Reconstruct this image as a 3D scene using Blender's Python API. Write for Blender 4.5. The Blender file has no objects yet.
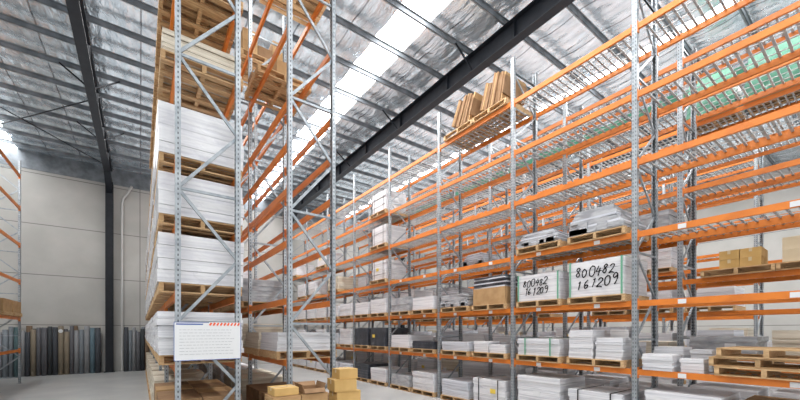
import bpy, math, random
from mathutils import Vector, Matrix
random.seed(4)
S=bpy.context.scene
COL=S.collection

# ---------------------------------------------------------------- materials
def mat(name, c, rough=0.6, metal=0.0, c2=None, scale=6.0, bump=0.0, stretch=(1,1,1), bscale=None, emis=None, estr=0, spec=0.5):
    m=bpy.data.materials.new(name); m.use_nodes=True
    nt=m.node_tree; b=nt.nodes['Principled BSDF']
    b.inputs['Base Color'].default_value=(*c,1); b.inputs['Roughness'].default_value=rough
    b.inputs['Metallic'].default_value=metal
    b.inputs['Specular IOR Level'].default_value=spec
    tc=nt.nodes.new('ShaderNodeTexCoord'); mp=nt.nodes.new('ShaderNodeMapping')
    nt.links.new(tc.outputs['Object'],mp.inputs['Vector']); mp.inputs['Scale'].default_value=stretch
    if c2:
        n=nt.nodes.new('ShaderNodeTexNoise'); n.inputs['Scale'].default_value=scale; n.inputs['Detail'].default_value=4
        nt.links.new(mp.outputs['Vector'],n.inputs['Vector'])
        r=nt.nodes.new('ShaderNodeValToRGB'); r.color_ramp.elements[0].position=.35; r.color_ramp.elements[1].position=.65
        r.color_ramp.elements[0].color=(*c,1); r.color_ramp.elements[1].color=(*c2,1)
        nt.links.new(n.outputs['Fac'],r.inputs['Fac']); nt.links.new(r.outputs['Color'],b.inputs['Base Color'])
    if bump:
        n2=nt.nodes.new('ShaderNodeTexNoise'); n2.inputs['Scale'].default_value=bscale or scale; n2.inputs['Detail'].default_value=3
        nt.links.new(mp.outputs['Vector'],n2.inputs['Vector'])
        bp=nt.nodes.new('ShaderNodeBump'); bp.inputs['Strength'].default_value=bump; bp.inputs['Distance'].default_value=.05
        nt.links.new(n2.outputs['Fac'],bp.inputs['Height']); nt.links.new(bp.outputs['Normal'],b.inputs['Normal'])
    if emis:
        b.inputs['Emission Color'].default_value=(*emis,1); b.inputs['Emission Strength'].default_value=estr
    return m

M={}
M['galv']=mat('galvanised_steel',(.22,.25,.275),.42,.4,(.35,.38,.405),9)
M['orange']=mat('orange_powder_coat',(.70,.205,.026),.42,0,(.58,.16,.02),3)
M['deck']=mat('deck_bars',(.36,.37,.38),.45,.3,(.52,.52,.51),5)
M['black']=mat('black_painted_steel',(.008,.010,.014),.5,0,(.013,.015,.020),4,spec=.22)
M['purlin']=mat('purlin_steel',(.12,.135,.15),.45,.3,(.22,.24,.26),3)
def foil():
    m=bpy.data.materials.new('silver_foil_sarking'); m.use_nodes=True; nt=m.node_tree; b=nt.nodes['Principled BSDF']
    b.inputs['Metallic'].default_value=.7; b.inputs['Roughness'].default_value=.2
    tc=nt.nodes.new('ShaderNodeTexCoord'); mp=nt.nodes.new('ShaderNodeMapping'); mp.inputs['Scale'].default_value=(3.0,.9,1)
    nt.links.new(tc.outputs['Object'],mp.inputs['Vector'])
    n=nt.nodes.new('ShaderNodeTexNoise'); n.inputs['Scale'].default_value=2.3; n.inputs['Detail'].default_value=4; n.inputs['Roughness'].default_value=.5; n.inputs['Distortion'].default_value=.3
    nt.links.new(mp.outputs['Vector'],n.inputs['Vector'])
    sx=nt.nodes.new('ShaderNodeSeparateXYZ'); nt.links.new(tc.outputs['Object'],sx.inputs[0])
    def mth(op,a,v=None):
        q=nt.nodes.new('ShaderNodeMath'); q.operation=op; nt.links.new(a,q.inputs[0])
        if v is not None:
            if isinstance(v,float): q.inputs[1].default_value=v
            else: nt.links.new(v,q.inputs[1])
        return q.outputs[0]
    rib=mth('POWER',mth('ABSOLUTE',mth('SINE',mth('MULTIPLY',sx.outputs['X'],math.pi/.6))),8.0)
    hh=mth('ADD',n.outputs['Fac'],mth('MULTIPLY',rib,.25))
    bp=nt.nodes.new('ShaderNodeBump'); bp.inputs['Strength'].default_value=.8; bp.inputs['Distance'].default_value=.07
    nt.links.new(hh,bp.inputs['Height']); nt.links.new(bp.outputs['Normal'],b.inputs['Normal'])
    n3=nt.nodes.new('ShaderNodeTexNoise'); n3.inputs['Scale'].default_value=1.6; n3.inputs['Detail'].default_value=4; nt.links.new(mp.outputs['Vector'],n3.inputs['Vector'])
    r=nt.nodes.new('ShaderNodeValToRGB'); r.color_ramp.elements[0].position=.32; r.color_ramp.elements[1].position=.68
    r.color_ramp.elements[0].color=(.52,.60,.66,1); r.color_ramp.elements[1].color=(.82,.90,.96,1)
    nt.links.new(n3.outputs['Fac'],r.inputs['Fac'])
    lap=mth('LESS_THAN',mth('FRACT',mth('MULTIPLY',sx.outputs['X'],1/1.2)),.035)
    mx=nt.nodes.new('ShaderNodeMix'); mx.data_type='RGBA'; nt.links.new(lap,mx.inputs[0]); nt.links.new(r.outputs['Color'],mx.inputs[6]); mx.inputs[7].default_value=(.28,.31,.34,1)
    nt.links.new(mx.outputs[2],b.inputs['Base Color'])
    return m
M['foil']=foil()
M['wall']=mat('precast_concrete',(.37,.365,.345),.8,0,(.43,.42,.40),.7,.1)
M['floor']=mat('polished_concrete',(.36,.365,.37),.3,0,(.44,.44,.43),.9,.03)
M['wood']=mat('pallet_timber',(.38,.23,.105),.8,0,(.58,.39,.21),5,.2,(1,6,6))
M['card']=mat('cardboard',(.35,.205,.09),.85,0,(.44,.275,.13),4)
M['cardlight']=mat('cardboard_light',(.48,.30,.10),.85,0,(.55,.35,.13),4)
M['cardpale']=mat('cardboard_pale',(.56,.46,.31),.85,0,(.62,.52,.36),4)
M['carddark']=mat('cardboard_dark',(.20,.11,.05),.85,0,(.28,.165,.085),4)
M['tape']=mat('packing_tape',(.52,.42,.26),.3)
M['dark']=mat('dark_plastic',(.03,.035,.045),.35,0,(.06,.065,.08),5,.2)
M['tarp']=mat('dark_green_tarpaulin',(.015,.09,.055),.5,0,(.03,.15,.09),3,.6)
M['greywrap']=mat('grey_wrapped_sheets',(.27,.28,.30),.25,0,(.44,.45,.47),3.5,.3,(1,1,3))
M['ink']=mat('marker_ink',(.008,.008,.009),.8,spec=.1)
M['print']=mat('grey_print',(.28,.29,.32),.7)
M['blue']=mat('blue_print',(.03,.08,.32),.5)
M['red']=mat('orange_red_print',(.72,.08,.01),.5)
M['green']=mat('green_strap',(.14,.36,.24),.4)
M['yellow']=mat('yellow_label',(.75,.55,.08),.5)
M['label']=mat('label_white',(.66,.67,.68),.6)
M['pvc']=mat('white_pvc',(.50,.50,.49),.4)
M['sky']=mat('translucent_skylight',(.9,.95,1),.6,0,emis=(.97,.985,1.0),estr=10)
M['skyg']=mat('translucent_green_skylight',(.06,.22,.15),.6,0,emis=(.08,.36,.22),estr=.3)

def stacked(name,c,c2,freq,rough=.5,wr=0):
    m=bpy.data.materials.new(name); m.use_nodes=True; nt=m.node_tree; b=nt.nodes['Principled BSDF']
    b.inputs['Roughness'].default_value=rough
    tc=nt.nodes.new('ShaderNodeTexCoord'); mp=nt.nodes.new('ShaderNodeMapping'); mp.inputs['Scale'].default_value=(.6,.6,freq)
    nt.links.new(tc.outputs['Object'],mp.inputs['Vector'])
    n=nt.nodes.new('ShaderNodeTexNoise'); n.inputs['Scale'].default_value=1; n.inputs['Detail'].default_value=3
    nt.links.new(mp.outputs['Vector'],n.inputs['Vector'])
    r=nt.nodes.new('ShaderNodeValToRGB'); r.color_ramp.elements[0].position=.38; r.color_ramp.elements[1].position=.56
    r.color_ramp.elements[0].color=(*c2,1); r.color_ramp.elements[1].color=(*c,1)
    nt.links.new(n.outputs['Fac'],r.inputs['Fac']); nt.links.new(r.outputs['Color'],b.inputs['Base Color'])
    bp=nt.nodes.new('ShaderNodeBump'); bp.inputs['Strength'].default_value=.35; bp.inputs['Distance'].default_value=.015
    h=n.outputs['Fac']
    if wr:
        m2=nt.nodes.new('ShaderNodeMapping'); m2.inputs['Scale'].default_value=(2,2,4); m2.inputs['Rotation'].default_value=(.3,.25,0)
        nt.links.new(tc.outputs['Object'],m2.inputs['Vector'])
        n2=nt.nodes.new('ShaderNodeTexNoise'); n2.inputs['Scale'].default_value=1.5; n2.inputs['Detail'].default_value=3; n2.inputs['Distortion'].default_value=1
        nt.links.new(m2.outputs['Vector'],n2.inputs['Vector']); h=n2.outputs['Fac']
        bp.inputs['Strength'].default_value=.35; bp.inputs['Distance'].default_value=.035
        r2=nt.nodes.new('ShaderNodeValToRGB'); r2.color_ramp.elements[0].position=.40; r2.color_ramp.elements[1].position=.52
        r2.color_ramp.elements[0].color=(.93,.93,.95,1); r2.color_ramp.elements[1].color=(1,1,1,1)
        nt.links.new(n2.outputs['Fac'],r2.inputs['Fac'])
        mx=nt.nodes.new('ShaderNodeMix'); mx.data_type='RGBA'; mx.blend_type='MULTIPLY'; mx.inputs[0].default_value=1
        nt.links.new(r.outputs['Color'],mx.inputs[6]); nt.links.new(r2.outputs['Color'],mx.inputs[7]); nt.links.new(mx.outputs[2],b.inputs['Base Color'])
    nt.links.new(h,bp.inputs['Height']); nt.links.new(bp.outputs['Normal'],b.inputs['Normal'])
    return m
M['paper']=stacked('white_paper_stack',(.70,.70,.72),(.52,.525,.56),30)
M['paperblue']=stacked('cool_paper_stack',(.60,.62,.67),(.42,.44,.49),30)
M['wrap']=stacked('shrink_wrapped_paper',(.70,.70,.715),(.58,.58,.61),22,.22,1)
M['papercream']=stacked('cream_board_stack',(.62,.56,.46),(.44,.37,.28),28)

def post_mat():
    m=mat('perforated_upright',(.25,.28,.305),.42,.4,(.38,.41,.435),9)
    nt=m.node_tree; b=nt.nodes['Principled BSDF']
    src=b.inputs['Base Color'].links[0].from_socket
    tc=nt.nodes.new('ShaderNodeTexCoord'); sp=nt.nodes.new('ShaderNodeSeparateXYZ'); nt.links.new(tc.outputs['Object'],sp.inputs[0])
    def mth(op,a,bb=None):
        n=nt.nodes.new('ShaderNodeMath'); n.operation=op
        for i,v in enumerate((a,bb)):
            if v is None: continue
            if isinstance(v,(int,float)): n.inputs[i].default_value=v
            else: nt.links.new(v,n.inputs[i])
        return n.outputs[0]
    zf=mth('FRACT',mth('MULTIPLY',sp.outputs['Z'],1/.075))
    zm=mth('LESS_THAN',zf,.45)
    ya=mth('LESS_THAN',mth('ABSOLUTE',mth('SUBTRACT',mth('ABSOLUTE',sp.outputs['Y']),.024)),.006)
    xa=mth('LESS_THAN',mth('ABSOLUTE',sp.outputs['X']),.008)
    ma=mth('MULTIPLY',zm,mth('MAXIMUM',ya,xa))
    mx=nt.nodes.new('ShaderNodeMix'); mx.data_type='RGBA'
    nt.links.new(ma,mx.inputs[0]); nt.links.new(src,mx.inputs[6]); mx.inputs[7].default_value=(.05,.05,.06,1)
    nt.links.new(mx.outputs[2],b.inputs['Base Color'])
    return m
M['post']=post_mat()

def wall_joints():
    m=M['wall']; nt=m.node_tree; b=nt.nodes['Principled BSDF']; src=b.inputs['Base Color'].links[0].from_socket
    tc=nt.nodes.new('ShaderNodeTexCoord'); br=nt.nodes.new('ShaderNodeTexBrick'); mp=nt.nodes.new('ShaderNodeMapping')
    nt.links.new(tc.outputs['Object'],mp.inputs['Vector']); mp.inputs['Rotation'].default_value=(math.radians(-90),0,0)
    nt.links.new(mp.outputs['Vector'],br.inputs['Vector'])
    br.offset=0; br.inputs['Scale'].default_value=1; br.inputs['Brick Width'].default_value=9.5; br.inputs['Row Height'].default_value=2.45
    br.inputs['Mortar Size'].default_value=.02
    br.inputs['Color1'].default_value=(1,1,1,1); br.inputs['Color2'].default_value=(1,1,1,1); br.inputs['Mortar'].default_value=(.45,.45,.45,1)
    mx=nt.nodes.new('ShaderNodeMix'); mx.data_type='RGBA'; mx.blend_type='MULTIPLY'; mx.inputs[0].default_value=1
    nt.links.new(src,mx.inputs[6]); nt.links.new(br.outputs['Color'],mx.inputs[7]); nt.links.new(mx.outputs[2],b.inputs['Base Color'])
wall_joints()

# ---------------------------------------------------------------- mesh builder
class MB:
    def __init__(s): s.v=[]; s.f=[]; s.m=[]
    def box(s,x0,x1,y0,y1,z0,z1,m=0,R=None,c=None):
        n=len(s.v)
        P=[Vector(p) for p in ((x0,y0,z0),(x1,y0,z0),(x1,y1,z0),(x0,y1,z0),(x0,y0,z1),(x1,y0,z1),(x1,y1,z1),(x0,y1,z1))]
        if R is not None:
            c=Vector(c) if c is not None else sum(P,Vector())/8
            P=[c+R@(p-c) for p in P]
        s.v+=[tuple(p) for p in P]
        for q in ((3,2,1,0),(4,5,6,7),(0,1,5,4),(1,2,6,5),(2,3,7,6),(3,0,4,7)):
            s.f.append([n+i for i in q]); s.m.append(m)
    def bar(s,p,q,w,h,m=0,up=(0,1,0)):
        p=Vector(p);q=Vector(q);d=(q-p).normalized();u=Vector(up);a=d.cross(u).normalized();b=a.cross(d).normalized()
        n=len(s.v)
        for e in (p,q):
            for sa,sb in ((-1,-1),(1,-1),(1,1),(-1,1)): s.v.append(tuple(e+a*sa*w/2+b*sb*h/2))
        for f in ((0,1,5,4),(1,2,6,5),(2,3,7,6),(3,0,4,7),(3,2,1,0),(4,5,6,7)):
            s.f.append([n+i for i in f]); s.m.append(m)
    def cyl(s,c,r0,r1,z0,z1,n=20,m=0,hole=0,mh=None):
        cx,cy=c;o=len(s.v)
        if hole: prof=[(hole,z0),(r0,z0),(r1,z1-.01),(r1-.01,z1),(hole,z1),(hole,z0)]
        else: prof=[(0.0001,z0),(r0,z0),(r1,z1),(0.0001,z1)]
        for k in range(n):
            a=2*math.pi*k/n
            for r,z in prof: s.v.append((cx+r*math.cos(a),cy+r*math.sin(a),z))
        L=len(prof)
        for k in range(n):
            for j in range(L-1):
                s.f.append([o+k*L+j,o+((k+1)%n)*L+j,o+((k+1)%n)*L+j+1,o+k*L+j+1]); s.m.append(mh if (mh is not None and j==L-3) else m)
    def mesh(s,name,mats):
        me=bpy.data.meshes.new(name); me.from_pydata(s.v,[],s.f)
        for k in mats: me.materials.append(M[k])
        for p,i in zip(me.polygons,s.m): p.material_index=i
        me.update(); return me

def obj(name,me,loc=(0,0,0),parent=None,label=None,cat=None,group=None,kind=None,rot=0):
    o=bpy.data.objects.new(name,me); COL.objects.link(o); o.location=loc; o.rotation_euler[2]=rot
    if parent: o.parent=parent
    if label: o['label']=label
    if cat: o['category']=cat
    if group: o['group']=group
    if kind: o['kind']=kind
    return o

# ---------------------------------------------------------------- shell
XL,XR,YB,YF=-14,27,24.5,-8
b=MB(); b.box(XL,XR,YF,YB,-.2,0); obj('floor',b.mesh('floor',['floor']),kind='structure')
b=MB(); b.box(XL,XR,YB,YB+.2,0,9.95); obj('wall_back',b.mesh('wall_back',['wall']),kind='structure')
b=MB(); b.box(XL-.2,XL,YF,YB,0,10.9); obj('wall_left',b.mesh('wall_left',['wall']),kind='structure')
b=MB(); b.box(XR,XR+.2,YF,YB,0,10.9); obj('wall_right',b.mesh('wall_right',['wall']),kind='structure')
b=MB(); b.box(XL,XR,YB-.02,YB+.15,9.95,10.9); obj('trim_1',b.mesh('eave_trim',['purlin']),kind='structure')
slots=[(-5.6,-4.7,'sky'),(5.60,6.60,'sky'),(12.4,13.0,'sky'),(15.8,16.8,'skyg'),(22.5,23.2,'sky')]
b=MB(); xs=[XL]
for a,c,_ in slots: xs+= [a,c]
xs.append(XR)
PS=1.3
for i in range(0,len(xs),2):
    xa,xb=xs[i],xs[i+1]; nx=max(1,int((xb-xa)/.35)); ny=int((YB-YF)/.16); o=len(b.v)
    for iy in range(ny+1):
        y=YF+(YB-YF)*iy/ny
        for ix in range(nx+1):
            x=xa+(xb-xa)*ix/nx
            t=((y-YF)/PS)%1
            sag=.08*math.sin(math.pi*t)+random.uniform(-.006,.006)
            b.v.append((x,y,10.80-sag))
    for iy in range(ny):
        for ix in range(nx):
            q=o+iy*(nx+1)+ix; b.f.append([q+nx+1,q+nx+2,q+1,q]); b.m.append(0)
ce=obj('ceiling',b.mesh('ceiling',['foil']),kind='structure')
for p in ce.data.polygons: p.use_smooth=True
for i,(a,c,k) in enumerate(slots):
    b=MB(); b.box(a,c,YF,YB,10.80,10.85); obj('window_%d'%(i+1),b.mesh('skylight',[k]),kind='structure')
b=MB(); b.box(XL+.02,XR-.02,-.01,.01,0,.15); b.box(XL+.02,XR-.02,-.01,.045,0,.012); b.box(XL+.02,XR-.02,-.045,.01,.138,.15)
pm=b.mesh('roof_purlin',['purlin'])
y=YF+PS
while y<YB-.3:
    obj('roof_purlin',pm,(0,y,10.5),label='long grey steel roof purlin under silver foil',cat='roof beam',group='roof purlins'); y+=PS

cb=MB(); cb.box(-.16,.16,-.2,-.18,0,9.93); cb.box(-.16,.16,.18,.2,0,9.93); cb.box(-.012,.012,-.18,.18,0,9.93); cb.box(-.22,.22,-.25,.25,0,.03)
cm=cb.mesh('steel_column',['black'])
rb=MB(); rb.box(-.13,.13,YF+.2,YB-.45,9.93,9.955); rb.box(-.13,.13,YF+.2,YB-.45,10.475,10.5); rb.box(-.012,.012,YF+.2,YB-.45,9.955,10.475)
for k in range(12):
    yy=YF+1+k*2.6; rb.box(-.12,.12,yy,yy+.012,9.955,10.475)
rm=rb.mesh('rafter',['black'])
hb=MB()
for x in (-.012,.012): hb.v+=[(x,YB-.45,9.93),(x,YB-1.9,9.93),(x,YB-.45,9.35)]
hb.f+=[[0,1,2],[5,4,3],[0,3,4,1],[1,4,5,2],[2,5,3,0]]; hb.m+=[0]*5
hb.bar((0,YB-.45,9.35),(0,YB-1.9,9.93),.26,.03,0,up=(0,0,1))
hm=hb.mesh('haunch',['black'])
fb=MB(); fb.bar((0,0,9.97),(.75,0,10.52),.04,.04); fb.bar((0,0,9.97),(-.75,0,10.52),.04,.04)
fm=fb.mesh('fly_brace',['black'])
for x in (-10.8,-1.3,8.2,17.7):
    e=obj('portal_frame',None,(x,YB-.25,0),label='black steel portal frame carrying the roof purlins',cat='steel frame',group='steel portal frames')
    obj('column',cm,(0,0,0),e); obj('rafter',rm,(0,-(YB-.25),0),e); obj('haunch',hm,(0,-(YB-.25),0),e)
    for k in range(7):
        obj('fly_brace',fm,(0,YF+PS*(3+3*k)-.05-(YB-.25),0),e)
b=MB(); b.bar((-1.1,YB-.9,10.45),(-6.5,YB-8,10.45),.03,.03,up=(0,0,1)); obj('roof_brace_rod',b.mesh('rod',['black']),label='thin black diagonal brace rod below the roof',cat='brace rod',group='roof brace rods')
b=MB(); b.bar((-1.1,YB-8,10.41),(-6.5,YB-.9,10.41),.03,.03,up=(0,0,1)); obj('roof_brace_rod',b.mesh('rod',['black']),label='thin black diagonal brace rod below the roof',cat='brace rod',group='roof brace rods')
cu=bpy.data.curves.new('downpipe','CURVE'); cu.dimensions='3D'; cu.bevel_depth=.055; cu.bevel_resolution=4
sp=cu.splines.new('POLY'); pts=[(-.35,YB-.9,9.75),(-.5,YB-.35,9.6),(-.72,YB-.12,9.3),(-.78,YB-.1,9.0),(-.78,YB-.1,.02)]
sp.points.add(len(pts)-1)
for p,q in zip(sp.points,pts): p.co=(*q,1)
cu.materials.append(M['pvc'])
t=bpy.data.objects.new('tmp',cu); COL.objects.link(t)
me=bpy.data.meshes.new_from_object(t.evaluated_get(bpy.context.evaluated_depsgraph_get())); bpy.data.objects.remove(t)
obj('downpipe',me,label='white plastic downpipe running down the concrete wall',cat='pipe')

# ---------------------------------------------------------------- racks
BAY=2.8; BL=BAY-.1
beam=MB(); beam.box(-.025,.025,-BL/2+.005,BL/2-.005,-.11,0)
beam.box(-.02,.02,-BL/2+.05,BL/2-.05,-.085,-.03)
for s in(-1,1):
    ye=s*(BL/2-.008); beam.box(-.03,.035,ye-.007,ye+.007,-.17,.04)
beam_me=beam.mesh('rack_beam',['orange'])
def deckmesh(w):
    b=MB(); n=19
    for i in range(n):
        y=-BL/2+.1+(BL-.2)*i/(n-1); b.box(-w/2+.03,w/2-.03,y-.018,y+.018,-.018,0)
    for x in (-w*.25,0,w*.25): b.box(x-.008,x+.008,-BL/2+.05,BL/2-.05,-.032,-.018)
    return b.mesh('shelf_deck',['deck'])
def postmesh(h):
    b=MB(); b.box(-.036,-.032,-.05,.05,0,h); b.box(-.036,.036,-.05,-.046,0,h); b.box(-.036,.036,.046,.05,0,h)
    b.box(.03,.036,-.05,-.02,0,h); b.box(.03,.036,.02,.05,0,h); b.box(-.07,.07,-.08,.08,0,.008)
    return b.mesh('upright_post',['post'])
def bracemesh(w,h,st=.85):
    b=MB(); z=.25; k=0; x0=.04; x1=w-.04
    b.bar((x0,0,z),(x1,0,z),.04,.03)
    while z+st<h-.1:
        a,c=(x0,x1) if k%2==0 else (x1,x0)
        b.bar((a,0,z+.01),(c,0,z+st-.01),.045,.03)
        if k%2==1: b.bar((x0,0,z+st),(x1,0,z+st),.04,.03)
        z+=st; k+=1
    b.bar((x0,0,z),(x1,0,z),.04,.03)
    return b.mesh('frame_bracing',['galv'])
lb=MB(); lb.box(-.003,.0,-.06,.06,-.04,.04); lab_me=lb.mesh('beam_label',['label'])
def rack(x0,x1,y0,nb,levels,h,deck,label,labels_front=True,st=.85):
    e=obj('pallet_rack',None,(x0,y0,0),label=label,cat='pallet rack',group='pallet racking rows')
    w=x1-x0; pm=postmesh(h); bm=bracemesh(w,h,st); dm=deckmesh(w) if deck else None
    for i in range(nb+1):
        obj('upright_post',pm,(0.036,i*BAY,0),e)
        obj('upright_post',pm,(w-.036,i*BAY,0),e,rot=math.pi)
        obj('frame_bracing',bm,(0,i*BAY,0),e)
    for z in levels:
        for i in range(nb):
            yc=i*BAY+BAY/2
            obj('beam',beam_me,(.026,yc,z),e); obj('beam',beam_me,(w-.026,yc,z),e,rot=math.pi)
            if deck: obj('shelf_deck',dm,(w/2,yc,z),e)
            if labels_front and z<4.2 and i<4:
                for q in (-.7,.65): obj('beam_label',lab_me,(-.0005,yc+q,z-.06),e)
    return e
LV=[1.39,2.70,4.02,5.40,6.70,8.00]
LC=[1.60,2.70,3.73,4.65,6.20,7.50,8.8]
LCB=[1.60,2.70,3.73,4.65,5.45,6.20,7.50,8.8]
L2R=[1.39,3.30,4.4,5.4,6.4,7.4,8.4]
L3R=[1.4,2.7,4.0,5.1,6.2,7.3,8.4]
rack(7.70,8.72,.17,8,LV,9.1,True,'tall orange and galvanised pallet rack with slatted shelves')
rack(10.15,11.15,.17,7,L2R,9.1,True,'orange and grey pallet rack behind the long aisle rack',False)
rack(13.6,14.6,1.2,7,L3R,9.1,True,'orange and grey pallet rack along the next aisle',False)
rack(17.9,18.9,3,7,L3R,9.1,True,'distant orange and grey pallet rack near the far wall',False)
YC=6.28
rack(.42,1.32,YC,6,LC,10.1,False,'tall narrow pallet rack packed with wrapped paper',False,1.0)
rack(2.10,3.00,YC,6,LCB,10.1,False,'tall narrow pallet rack beside the main aisle',False,1.0)
rack(-4.95,-3.95,12.6,3,[1.4,2.7,4.2,5.7,7.2,8.5],9.1,False,'orange and grey pallet rack near the concrete wall',False)

# ---------------------------------------------------------------- goods
pb=MB(); PW=.58
for i in range(7):
    y=-PW+.05+ (2*PW-.1)*i/6; pb.box(-PW,PW,y-.05,y+.05,.128,.15)
for x in (-PW+.03,0,PW-.03): pb.box(x-.03,x+.03,-PW,PW,.02,.127)
for y in (-PW+.06,-.25,.25,PW-.06): pb.box(-PW,PW,y-.05,y+.05,0,.02)
pal_me=pb.mesh('pallet',['wood'])
def pallet(x,y,z,rot=0,label='flat slatted softwood pallet holding goods on the racking'):
    if x>5: rot+=math.pi/2
    return obj('pallet',pal_me,(x,y,z),label=label,cat='pallet',group='wooden pallets',rot=rot)
cache={}
def stackmesh(w,l,h,n,k,jit=.012,seed=0,gap=.007):
    key=(w,l,round(h,2),n,k,seed,jit,gap)
    if key in cache: return cache[key]
    r=random.Random(seed+7); b=MB(); z=0
    cuts=[0]+sorted((i+r.uniform(-.25,.25))/n for i in range(1,n))+[1]
    for i in range(n):
        hh=h*(cuts[i+1]-cuts[i]); dx=r.uniform(-jit,jit); dy=r.uniform(-jit,jit); s=r.uniform(-jit*1.5,0)
        b.box(-w/2+dx-s,w/2+dx+s,-l/2+dy-s,l/2+dy+s,z,z+hh-gap if i<n-1 else h,0)
        if i<n-1: b.box(-w/2+.03,w/2-.03,-l/2+.03,l/2-.03,z+hh-gap-.002,z+hh+.002,0)
        z+=hh
    cache[key]=b.mesh('stack',[k]); return cache[key]
def strapmesh(w,h,mk):
    key=('s',w,round(h,2),mk)
    if key in cache: return cache[key]
    b=MB(); a=w/2+.014; t=.018 if mk=='green' else .012
    b.box(-a-.003,-a,-t,t,0,h+.013); b.box(a,a+.003,-t,t,0,h+.013); b.box(-a,a,-t,t,h+.009,h+.013)
    cache[key]=b.mesh('strap',[mk]); return cache[key]
lbm={}
for k in ('label','yellow'):
    b=MB(); b.box(-.003,0,-.09,.09,-.06,.06); lbm[k]=b.mesh('load_label',[k])
def load(x,y,z,h,k='paper',pal=True,n=None,strap=None,seed=None,label=None,w=1.12,name='paper_stack',jit=.012,lab=True,so=.33,gap=.007):
    if pal: pallet(x,y,z); z+=.15
    seed=random.randrange(4) if seed is None else seed
    n=n or max(3,int(h/.12))
    names={'paper':'white printing paper stacked on a pallet','paperblue':'cool white paper sheets stacked on a pallet','wrap':'shrink-wrapped white paper load on a timber pallet','papercream':'cream board sheets stacked on a pallet','dark':'dark plastic wrapped load standing on a pallet','greywrap':'grey film wrapped sheets stacked on a pallet'}
    o=obj(name,stackmesh(w,w,h,n,k,seed=seed,jit=jit,gap=gap),(x,y,z+.002),label=label or names.get(k,'stacked goods on a pallet'),cat='paper stack',group='palletised paper stacks')
    if strap:
        for yy in (-so,so): obj('strap',strapmesh(w,h,strap),(0,yy,0),o)
    if lab and h>.38 and random.random()<.45 and x>5:
        obj('load_label',lbm[random.choice(['label','yellow','label'])],(-w/2-.016,random.uniform(-.3,.3),h*.55),o)
    return o
def carton_mesh(w,l,h,k):
    key=('c',w,l,h,k)
    if key in cache: return cache[key]
    b=MB(); b.box(-w/2,w/2,-l/2,l/2,0,h-.004)
    b.box(-w/2,w/2,-l/2,-.003,h-.004,h); b.box(-w/2,w/2,.003,l/2,h-.004,h)
    cache[key]=b.mesh('carton',[k]); return cache[key]
def tape_mesh(w,l,h):
    key=('t',w,l,h)
    if key in cache: return cache[key]
    b=MB(); b.box(-w/2-.002,w/2+.002,-.025,.025,h,h+.002); b.box(-w/2-.003,-w/2-.001,-.025,.025,h*.6,h); b.box(w/2+.001,w/2+.003,-.025,.025,h*.6,h)
    cache[key]=b.mesh('tape',['tape']); return cache[key]
def cartons(x,y,z,nx,ny,nz,w,l,h,k='card',pal=True,jit=.006,tape=False,label='plain brown cardboard carton stacked on a pallet',rot=0,skip=0):
    if pal: pallet(x,y,z); z+=.151
    for iz in range(nz):
        for ix in range(nx):
            for iy in range(ny):
                if skip and iz==nz-1 and random.random()<skip: continue
                kk=random.choice(k) if isinstance(k,tuple) else k
                o=obj('carton',carton_mesh(w,l,h,kk),(x+(ix-(nx-1)/2)*(w+.012)+random.uniform(-jit,jit)*.5,y+(iy-(ny-1)/2)*(l+.012)+random.uniform(-jit,jit)*.5,z+iz*(h+.003)),label=label,cat='cardboard box',group='stacked cartons',rot=rot*random.uniform(-1,1))
                if tape: obj('tape',tape_mesh(w,l,h),(0,0,.0005),o)
def open_carton(x,y,z,w,l,h,k,rot,label):
    b=MB(); t=.006
    b.box(-w/2,w/2,-l/2,l/2,0,t); b.box(-w/2,-w/2+t,-l/2,l/2,t,h); b.box(w/2-t,w/2,-l/2,l/2,t,h); b.box(-w/2+t,w/2-t,-l/2,-l/2+t,t,h); b.box(-w/2+t,w/2-t,l/2-t,l/2,t,h)
    o=obj('open_carton',b.mesh('open_carton',[k]),(x,y,z),label=label,cat='cardboard box',rot=rot)
    for s,ax in ((-1,'x'),(1,'x'),(-1,'y'),(1,'y')):
        f=MB(); 
        if ax=='x': f.bar((s*(w/2),0,h),(s*(w/2+.02),0,h+.07),.005,l-.01,up=(0,1,0))
        else: f.bar((0,s*(l/2),h),(0,s*(l/2+.05),h+.06*(-1 if s<0 else 1)),.005,w-.01,up=(1,0,0))
        obj('flap',f.mesh('flap',[k]),(0,0,0),o)
def steps(x,y,z,hs,k='paper',label='short stack of loose white paper sheets on a pallet'):
    pallet(x,y,z); z+=.152
    i=0
    for sx in (-.285,.285):
        for sy in (-.285,.285):
            h=hs[i%len(hs)]; i+=1
            if h>0: obj('paper_stack',stackmesh(.53,.53,h,max(3,int(h/.07)),k,jit=.012,seed=i),(x+sx,y+sy,z),label=label,cat='paper stack',group='loose paper stacks')
def messy(x,y,z,h,seed,k1='greywrap',peak=True):
    pallet(x,y,z); z+=.165
    r=random.Random(seed); b=MB(); zz=0; n=13; w=1.1
    for i in range(n):
        hh=h/n*r.uniform(.8,1.2); t=i/n; ww=w*(1-.32*t*t*(1 if peak else .1)); ll=w*(1-.42*t*t*(1 if peak else .1))
        R=Matrix.Rotation(r.uniform(-.05,.05)*(1+1.5*t),3,'Z')@Matrix.Rotation(r.uniform(-.01,.03)*t,3,'X')
        dy=r.uniform(-.02,.02)+.10*t
        b.box(-ww/2,ww/2,-ll/2+dy,ll/2+dy,zz,zz+hh*1.02,0 if r.random()<.8 else 1,R); zz+=hh
    for i in range(7):
        a=r.uniform(-.5,.5); b.box(-.57,-.56,a-.1,a+.1,.02,h*r.uniform(.2,.5),0)
    mn=min(v[2] for v in b.v); b.v=[(v[0],v[1],v[2]-mn) for v in b.v]
    obj('wrapped_sheet_stack',b.mesh('messy',[k1,'paperblue']),(x,y,z-.012),label='untidy grey sheets in torn plastic wrap on a pallet',cat='sheet stack',group='wrapped sheet stacks')
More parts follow.
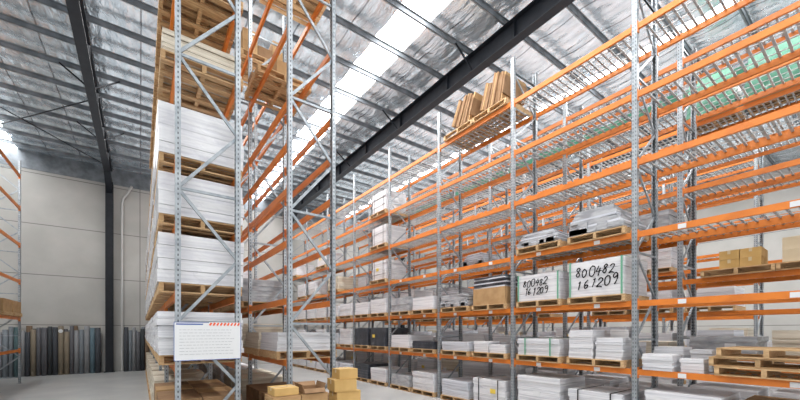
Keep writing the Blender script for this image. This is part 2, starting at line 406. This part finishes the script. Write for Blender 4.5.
ST={'0':[[(.25,1),(.05,.8),(0,.45),(.1,.08),(.3,0),(.5,.2),(.52,.6),(.42,.92),(.2,.96)]],
'1':[[(.15,.85),(.3,1),(.24,0)]],
'2':[[(.05,.8),(.2,1),(.45,.92),(.45,.65),(.2,.3),(0,.03),(.28,.06),(.55,0)]],
'4':[[(.2,1),(.02,.42),(.55,.46)],[(.42,.8),(.34,-.05)]],
'6':[[(.42,1),(.12,.65),(.03,.25),(.2,0),(.45,.12),(.42,.4),(.1,.36)]],
'8':[[(.45,.85),(.25,1),(.08,.8),(.25,.55),(.48,.25),(.3,0),(.05,.18),(.2,.5),(.45,.85)]],
'9':[[(.48,.75),(.25,.55),(.08,.75),(.25,1),(.48,.9),(.45,.4),(.3,-.05)]]}
def smooth(pl):
    P=[Vector((a,b_,0)) for a,b_ in pl]; out=[]
    if len(P)<4: return pl
    for i in range(len(P)-1):
        p0=P[max(i-1,0)];p1=P[i];p2=P[i+1];p3=P[min(i+2,len(P)-1)]
        for t in (0,.33,.66):
            q=.5*((2*p1)+(p2-p0)*t+(2*p0-5*p1+4*p2-p3)*t*t+(3*p1-p0-3*p2+p3)*t**3); out.append((q.x,q.y))
    out.append(pl[-1]); return out
def writing(lines,parent,x,size,y0,z0,th=.022,slope=0.0):
    r=random.Random(len(lines[0])+int(size*100))
    for li,s in enumerate(lines):
        W=len(s)*size*.68
        for ci,ch in enumerate(s):
            b=MB()
            sc=size*r.uniform(.82,1.15)
            oy=y0+W/2-ci*size*.70+r.uniform(-.01,.01)-li*.03; oz=z0-li*size*1.3+r.uniform(-.02,.02)+slope*ci*size
            sl=r.uniform(.1,.3)
            for pl in ST[ch]:
                pl=[(a+r.uniform(-.03,.03),c+r.uniform(-.03,.03)) for a,c in pl]
                pl=smooth(pl)
                for p,q in zip(pl,pl[1:]):
                    P=Vector((0,oy-(p[0]+sl*p[1])*sc,oz+p[1]*sc)); Q=Vector((0,oy-(q[0]+sl*q[1])*sc,oz+q[1]*sc))
                    d=(Q-P).normalized()*th*.3
                    b.bar(P-d,Q+d,th*r.uniform(.8,1.15),.003,up=(1,0,0))
            obj('handwritten_digit',b.mesh('handwritten_digit',['ink']),(x,0,0),parent)
XR1=8.21
def bay(i): return .17+BAY*i
near=lambda i: bay(i)+.74
far=lambda i: bay(i)+2.05
# floor
cartons(XR1,bay(0)+.76,.001,2,2,2,.54,.54,.42,'card',label='brown carton stacked on a floor pallet below shelves')
load(XR1,far(0),.001,.86,'paper')
for i,(a,c) in enumerate([(None,None),(.70,.88),(.66,.48),(.6,.38),(.5,.6),(.5,.5),(.6,.6),(.5,.5)]):
    k=['wrap','paper','paperblue'][i%3]
    if a: load(XR1,near(i),0.001,a,'wrap' if i==2 else k,strap='ink' if i in (1,2) else None)
    if c: load(XR1,far(i),0.001,c,'greywrap' if i in (3,) else 'dark' if i==4 else k)
# L1
z=LV[0]+.001
PY=bay(0)+1.02
for q in range(3): pallet(XR1+[0,.03,-.02][q],PY+[0,.09,-.04][q],z+q*.151,[.0,.03,-.02][q],'empty slatted softwood pallet in a loose pile')
for sx,hq in ((-.28,.30),(.28,.42)): obj('paper_stack',stackmesh(.53,.5,hq,6,'paper',seed=3),(XR1+sx,bay(0)+2.42,z),label='short stack of loose white paper sheets on shelf',cat='paper stack',group='loose paper stacks')
obj('paper_stack',stackmesh(.30,.34,.24,4,'paper',seed=2),(XR1-.3,bay(0)+1.94,z),label='short stack of loose white paper sheets on shelf',cat='paper stack',group='loose paper stacks')
obj('paper_stack',stackmesh(.40,.34,.38,5,'paper',seed=1),(XR1+.25,bay(0)+1.94,z),label='short stack of loose white paper sheets on shelf',cat='paper stack',group='loose paper stacks')
steps(XR1,near(1),z,[.44,.60,.34,.22],'paper'); load(XR1,far(1),z,.40,'paper',n=6,strap='green')
steps(XR1,near(2),z,[.22,.3,.12,.25]); load(XR1,far(2),z,.26,'paperblue',n=4)
load(XR1,near(3),z,.25,'dark'); load(XR1,far(3),z,.45,'paper')
for f in (near,far): load(XR1,f(4),z,.72,'dark',n=3,name='plastic_crate',label='dark grey plastic crate resting on a pallet')
for i in (5,6,7): load(XR1,near(i),z,.7,'paper'); load(XR1,far(i),z,.5,'paperblue')
# L2
z=LV[1]+.001
o=load(XR1,near(1)-.02,z,.74,'wrap',n=3,strap='green',seed=1,label='white shrink-wrapped load with handwritten numbers and green straps',lab=False,so=.52,jit=.006)
writing(['800482','161209'],o,-.584,.195,-.01,.41,.022,.04)
o=load(XR1,far(1),z,.62,'wrap',n=3,strap='green',seed=1,label='white wrapped load with scribbled black marker numbers',lab=False,so=.52,jit=.006)
writing(['800482','161209'],o,-.584,.155,.06,.34,.019,.03)
cartons(XR1,near(2),z,2,1,1,.55,1.1,.44,'card',label='large brown carton on a pallet under dark sheets')
r=random.Random(3); b=MB(); zz=0
for i in range(8):
    b.box(-.52,.52,-.55,.55,zz,zz+.035,0 if i%3 else 1,Matrix.Rotation(r.uniform(-.08,.08),3,'Z')); zz+=.038
obj('sheet_bundle',b.mesh('bundle',['dark','paperblue']),(XR1,near(2),z+.152+.445),label='dark plastic sheets piled on top of a carton',cat='sheet stack')
messy(XR1,far(2),z,.4,9,peak=False)
load(XR1,near(3),z,.42,'paper'); load(XR1,far(3),z,.5,'greywrap')
for i in (4,5,6,7):
    load(XR1,near(i),z,.55,'wrap'); load(XR1,far(i),z,.5,'paper')
# L3
z=LV[2]+.001
messy(XR1,near(1)-.02,z,.52,5); messy(XR1,far(1),z,.36,8)
load(XR1,near(4),z,.75,'wrap',w=1.0,strap='ink'); load(XR1,far(6),z,.7,'wrap',w=1.0); load(XR1,near(7),z,.7,'paper'); load(XR1,far(5),z,.6,'papercream')
z=LV[3]+.001
load(XR1,near(4),z,.75,'wrap',w=1.0,strap='ink'); load(XR1,near(6),z,.7,'wrap',w=1.0); load(XR1,far(7),z,.7,'wrap')
z=LV[4]+.001
load(XR1,near(4),z,.8,'wrap',w=1.0,strap='ink')
# top shelf cardboard
z=LV[5]+.001
for yy,tilt,seed in ((bay(2)+.72,.20,1),(bay(2)+1.90,.34,2)):
    pallet(XR1,yy,z)
    r=random.Random(seed); b=MB(); n=12
    for i in range(n):
        R=Matrix.Rotation(tilt+i*.012,3,'X')
        y0=-.42+i*.74/n; hh=(.86 if i<n-4 else .70)+r.uniform(-.05,.03)
        b.box(-.44+r.uniform(-.03,.03),.44+r.uniform(-.03,.03),y0,y0+.052,0.0,hh,0 if i%5 else 1,R,c=(0,0,.0))
    b.box(-.47,.47,-.46,-.42,.28,.72,0,Matrix.Rotation(tilt,3,'X'),c=(0,0,0))
    mn=min(v[2] for v in b.v); b.v=[(v[0],v[1]+.12,v[2]-mn) for v in b.v]
    obj('cardboard_bundle',b.mesh('cardboard_bundle',['carddark','card']),(XR1,yy,z+.152),label='slanted bundle of flattened brown cardboard on top shelf',cat='cardboard bundle',group='flattened cardboard bundles')
# --- second rack
X2=10.65
z=L2R[0]+.001
for i in range(0,7):
    load(X2,near(i),z,random.uniform(.3,.6),random.choice(['paper','wrap','papercream']))
    load(X2,far(i),z,random.uniform(.35,.9 if i else .5),random.choice(['paper','paperblue','greywrap']))
z=L2R[1]+.001
pallet(X2,1.99,z); cartons(X2-.15,1.95,z+.151,2,2,2,.32,.32,.19,'cardlight',pal=False,tape=True,label='yellow-brown taped carton stacked on a pallet')
pallet(X2,.82,z); cartons(X2,.82,z+.151,2,2,2,.50,.50,.24,'cardpale',pal=False,label='pale tan carton stacked on a pallet')
load(X2,near(2),z,.5,'paper'); messy(X2,far(3),z,.5,12); load(X2,near(5),z,.6,'paper'); load(X2,far(4),z,.6,'wrap'); load(X2,near(6),z,.6,'paper')
for i in range(0,7):
    load(X2,near(i),.001,random.uniform(.6,.9),'paper'); load(X2,far(i),.001,random.uniform(.6,.9),random.choice(['papercream','paper']))
z=L2R[2]+.001
messy(X2,near(3),z,.5,15); load(X2,near(6),z,.6,'wrap'); load(X2,near(1),z,.45,'greywrap')
for i in range(7):
    for z in (.001,1.401,2.701,4.001):
        if z<2 or i%2: load(14.1,1.2+BAY*i+.74,z,random.uniform(.3,.8),random.choice(['paper','wrap','papercream','greywrap']))
        if z<4: load(14.1,1.2+BAY*i+2.05,z,random.uniform(.3,.8),random.choice(['paper','wrap','paperblue']))
for i,yy in enumerate((1.2+.74,1.2+2.05)):
    pallet(14.1,yy,8.401)
    r=random.Random(i); b=MB(); n=8; H=1.25; W=.57
    ring=[(math.cos(a),math.sin(a)) for a in [k*2*math.pi/24 for k in range(24)]]
    for j in range(n+1):
        t=j/n; s=W*(1-.12*t*t)*(1 if j<n else .8)
        for cx,cyy in ring:
            m=max(abs(cx),abs(cyy)); q=s/m*(.93+.07*r.random()*(1-t))
            b.v.append((cx*q,cyy*q,H*t+r.uniform(-.02,.02)*(0<j)))
    for j in range(n):
        for k in range(24): b.f.append([j*24+k,j*24+(k+1)%24,(j+1)*24+(k+1)%24,(j+1)*24+k]); b.m.append(0)
    b.f.append([n*24+k for k in range(24)]); b.m.append(0); b.f.append([k for k in reversed(range(24))]); b.m.append(0)
    obj('tarpaulin_covered_load',b.mesh('tarp',['tarp']),(14.1,yy,8.401+.152),label='goods covered by dark green tarpaulin on top shelf',cat='covered load',group='tarpaulin covered loads')
for i in range(0,7,2):
    for z in (.001,1.401): load(18.4,3+BAY*i+.74,z,.7,'papercream'); load(18.4,3+BAY*i+2.05,z,.6,'paper')
# --- centre racks
XA=.87; XB=2.55
def cy(i,h): return YC+BAY*i+(.76 if h==0 else 2.04)
hts={1.60:.66,2.70:.74,3.73:.63,4.65:.76}
for i in range(6):
    for h in (0,1):
        if i==0: cartons(XA-.06,cy(i,h),.001,2,2,2,.57,.55,.45,('carddark','card'),label='dark brown carton at the base of the rack')
        else: load(XA-.06,cy(i,h),.001,.9,'papercream')
        for z,hh in hts.items():
            load(XA-.06,cy(i,h),z+.001,hh,'wrap' if z in (2.70,3.73,4.65) else 'paper',w=1.2,n=7 if z<2 else 4,jit=.012 if z<2 else .008,gap=.007)
        if i<4:
            if h==0: load(XA-.04,cy(i,h),6.201,.34,'papercream',n=5)
            else: cartons(XA-.04,cy(i,h),6.201,3,3,2,.36,.36,.25,('carddark','card'),label='small brown carton on a high rack shelf',skip=.3)
            if i<3: cartons(XA-.04,cy(i,h),7.501,3,3,2,.36,.36,.25,('carddark','card'),label='small brown carton on a high rack shelf',skip=.3)
for i in range(6):
    for h in (0,1):
        if i<1: cartons(XB,cy(i,h),.001,2,2,2,.54,.54,.36,'carddark',label='dark brown carton at the base of the rack')
        else: load(XB,cy(i,h),.001,.8,'papercream' if i<2 else 'paper')
        load(XB,cy(i,h),1.601,.55 if i else .34,'papercream' if (i+h)%3==1 else 'paper',n=5)
        if i>=1 and random.random()<.75: load(XB,cy(i,h),2.701,.55,random.choice(['wrap','paper','papercream','greywrap']))
        if i>=2 and random.random()<.6: load(XB,cy(i,h),3.731,.5,random.choice(['wrap','paper','paper']))
        if i==0 and h==1: cartons(XB,cy(i,h),7.501,3,3,1,.34,.34,.30,('carddark','card'),label='small brown carton on a high rack shelf',skip=.3)
        if i<2 and h==0: cartons(XB,cy(i,h),8.801,3,3,2,.34,.34,.28,('carddark','card'),label='small brown carton on a high rack shelf',skip=.3)
        if i==3: cartons(XB,cy(i,h),6.201,3,3,2,.36,.36,.24,('carddark','card'),label='small brown carton on a high rack shelf',skip=.4)
        if i==3: cartons(XB,cy(i,h),4.651,2,2,1,.55,.55,.45,'carddark',label='brown carton on a high rack shelf')
for i in range(3):
    for dy in (.76,2.04):
        cartons(-4.45,12.6+BAY*i+dy,2.701,2,2,1,.54,.54,.45,'card',label='brown carton on a rack shelf near the wall')
# loose cartons at the rack end
for q,(w_,l_,h_,dx) in enumerate(((.46,.40,.30,0),(.46,.40,.30,.02),(.42,.38,.26,-.02),(.44,.36,.22,.02),(.40,.36,.20,-.03),(.34,.32,.17,.03))):
    zz=.001+sum((.303,.303,.263,.223,.203)[:q])
    cartons(2.88+dx,5.68,zz,1,1,1,w_,l_,h_,'cardlight' if q>1 else 'card',tape=True,label='yellow-brown taped carton in an uneven pile at the rack end',pal=False,jit=.02,rot=.14)
cartons(1.98,5.50,.001,2,1,3,.42,.42,.33,'card',label='brown carton stacked at the rack end')
cartons(1.77,5.50,1.155,1,1,1,.36,.36,.11,'cardlight',tape=True,pal=False,label='flat yellow-brown taped carton at the rack end')
open_carton(2.20,5.50,1.155,.34,.38,.07,'carddark',-.03,'low open brown carton with bent flaps')

# sign on the frame
b=MB(); b.box(0,.92,-.008,0,0,.58); sg=obj('rack_sign',b.mesh('rack_sign',['label']),(.40,YC-.062,2.1-.43),label='white load sign with blue border fixed to rack uprights',cat='sign')
b=MB(); b.box(.46,.915,-.0105,-.0085,.525,.577,1)
for i in range(9):
    x=.47+i*.05; b.bar((x,-.0115,.53),(x+.025,-.0115,.572),.026,.002,0,up=(0,1,0))
obj('hazard_tape',b.mesh('tape',['red','label']),(0,0,0),sg)
b=MB(); b.box(.03,.38,-.011,-.009,.538,.556); obj('header_band',b.mesh('hb',['blue']),(0,0,0),sg)
b=MB(); b.box(.0,.92,-.011,-.009,.0,.008); b.box(0,.008,-.011,-.009,0,.58); b.box(.912,.92,-.011,-.009,0,.58); b.box(0,.46,-.011,-.009,.572,.58); obj('blue_border',b.mesh('bb',['blue']),(0,0,0),sg)
b=MB()
for rr in range(9):
    x=.07
    while x<.76:
        L=random.uniform(.02,.07); b.box(x,min(x+L,.84),-.011,-.009,.46-rr*.046,.465-rr*.046); x+=L+.014
o=obj('print_lines',b.mesh('pl',['print']),(0,0,0),sg); o['kind']='stuff'

# rolls
rc=[(.10,.10,.11),(.15,.17,.19),(.05,.055,.065),(.20,.165,.12),(.09,.14,.17),(.28,.24,.18),(.035,.04,.045),(.14,.09,.055),(.20,.205,.215),(.07,.12,.13)]
for i,c in enumerate(rc): M['roll%d'%i]=mat('roll_fabric_%d'%i,c,.8,0,tuple(v*1.2 for v in c),3,.1)
M['core']=mat('roll_core',(.45,.35,.22),.8)
names=['charcoal','slate grey','black','taupe','blue-grey','beige','black','brown','mid grey','dark teal']
b=MB(); b.cyl((0,0),.09,.09,0,.004,20); me_round=b.mesh('round_label',['label'])
for row,(x,yb) in enumerate(((-7.6,24.36),(-7.5,24.08))):
    while x<2.2:
        r_=random.uniform(.075,.11); x+=r_
        if not(-1.65<x<-.60):
            k=random.randrange(10); h=random.uniform(2.0,2.42); yy=yb+random.uniform(-.01,.01)
            b=MB(); b.cyl((0,0),r_,r_,0,h,20,0,hole=.03,mh=1)
            o=obj('material_roll',b.mesh('roll',['roll%d'%k,'core']),(x,yy,.001),label=names[k]+' material roll standing on end by the wall',cat='material roll',group='material rolls along the wall')
            for p in o.data.polygons: p.use_smooth = abs(p.normal.z)<.5
            if row and -3.3<x<-3.1:
                q=obj('round_label',me_round,(0,-r_-.002,h-.25),o); q.rotation_euler=(math.radians(90),0,0)
        x+=r_+.006

# ---------------------------------------------------------------- light
w=bpy.data.worlds.new('world'); S.world=w; w.use_nodes=True
w.node_tree.nodes['Background'].inputs[0].default_value=(.99,.985,.98,1); w.node_tree.nodes['Background'].inputs[1].default_value=1.1
def area(n,x,y,z,sx,sy,e,up=False):
    L=bpy.data.lights.new(n,'AREA'); L.shape='RECTANGLE'; L.size=sx; L.size_y=sy; L.energy=e; L.color=(.90,.96,1) if up else (1,.995,.98)
    o=bpy.data.objects.new(n,L); COL.objects.link(o); o.location=(x,y,z)
    if up: o.rotation_euler[0]=math.pi
for x in (-5.15,-1.0,2.5,6.1,12.7,16.3,22.8):
    area('overhead_fill',x,9,10.45,.7,26,{-1.0:350,2.5:500}.get(x,1000))  # added light strips facing down; two hang under plain foil with no skylight
for x,sx in ((-8,7),(2,8),(12,9),(21,8)):
    area('unseen_roof_fill',x,8.5,9.3 if x<-5 or x>3 else 8.7,sx,30,420 if x>0 else 360,True)  # added upward fill, unseen from below, that brightens the foil ceiling
th=math.atan(260/360)
cam=bpy.data.cameras.new('camera'); co=bpy.data.objects.new('camera',cam); COL.objects.link(co)
co.location=(0,0,2.1); co.rotation_euler=(math.radians(90),0,-th); cam.lens=16.2; cam.sensor_width=36; cam.shift_y=.165
cam.clip_start=.05
S.camera=co
S.view_settings.view_transform='Standard'
S.view_settings.look='None'
S.view_settings.exposure=.1
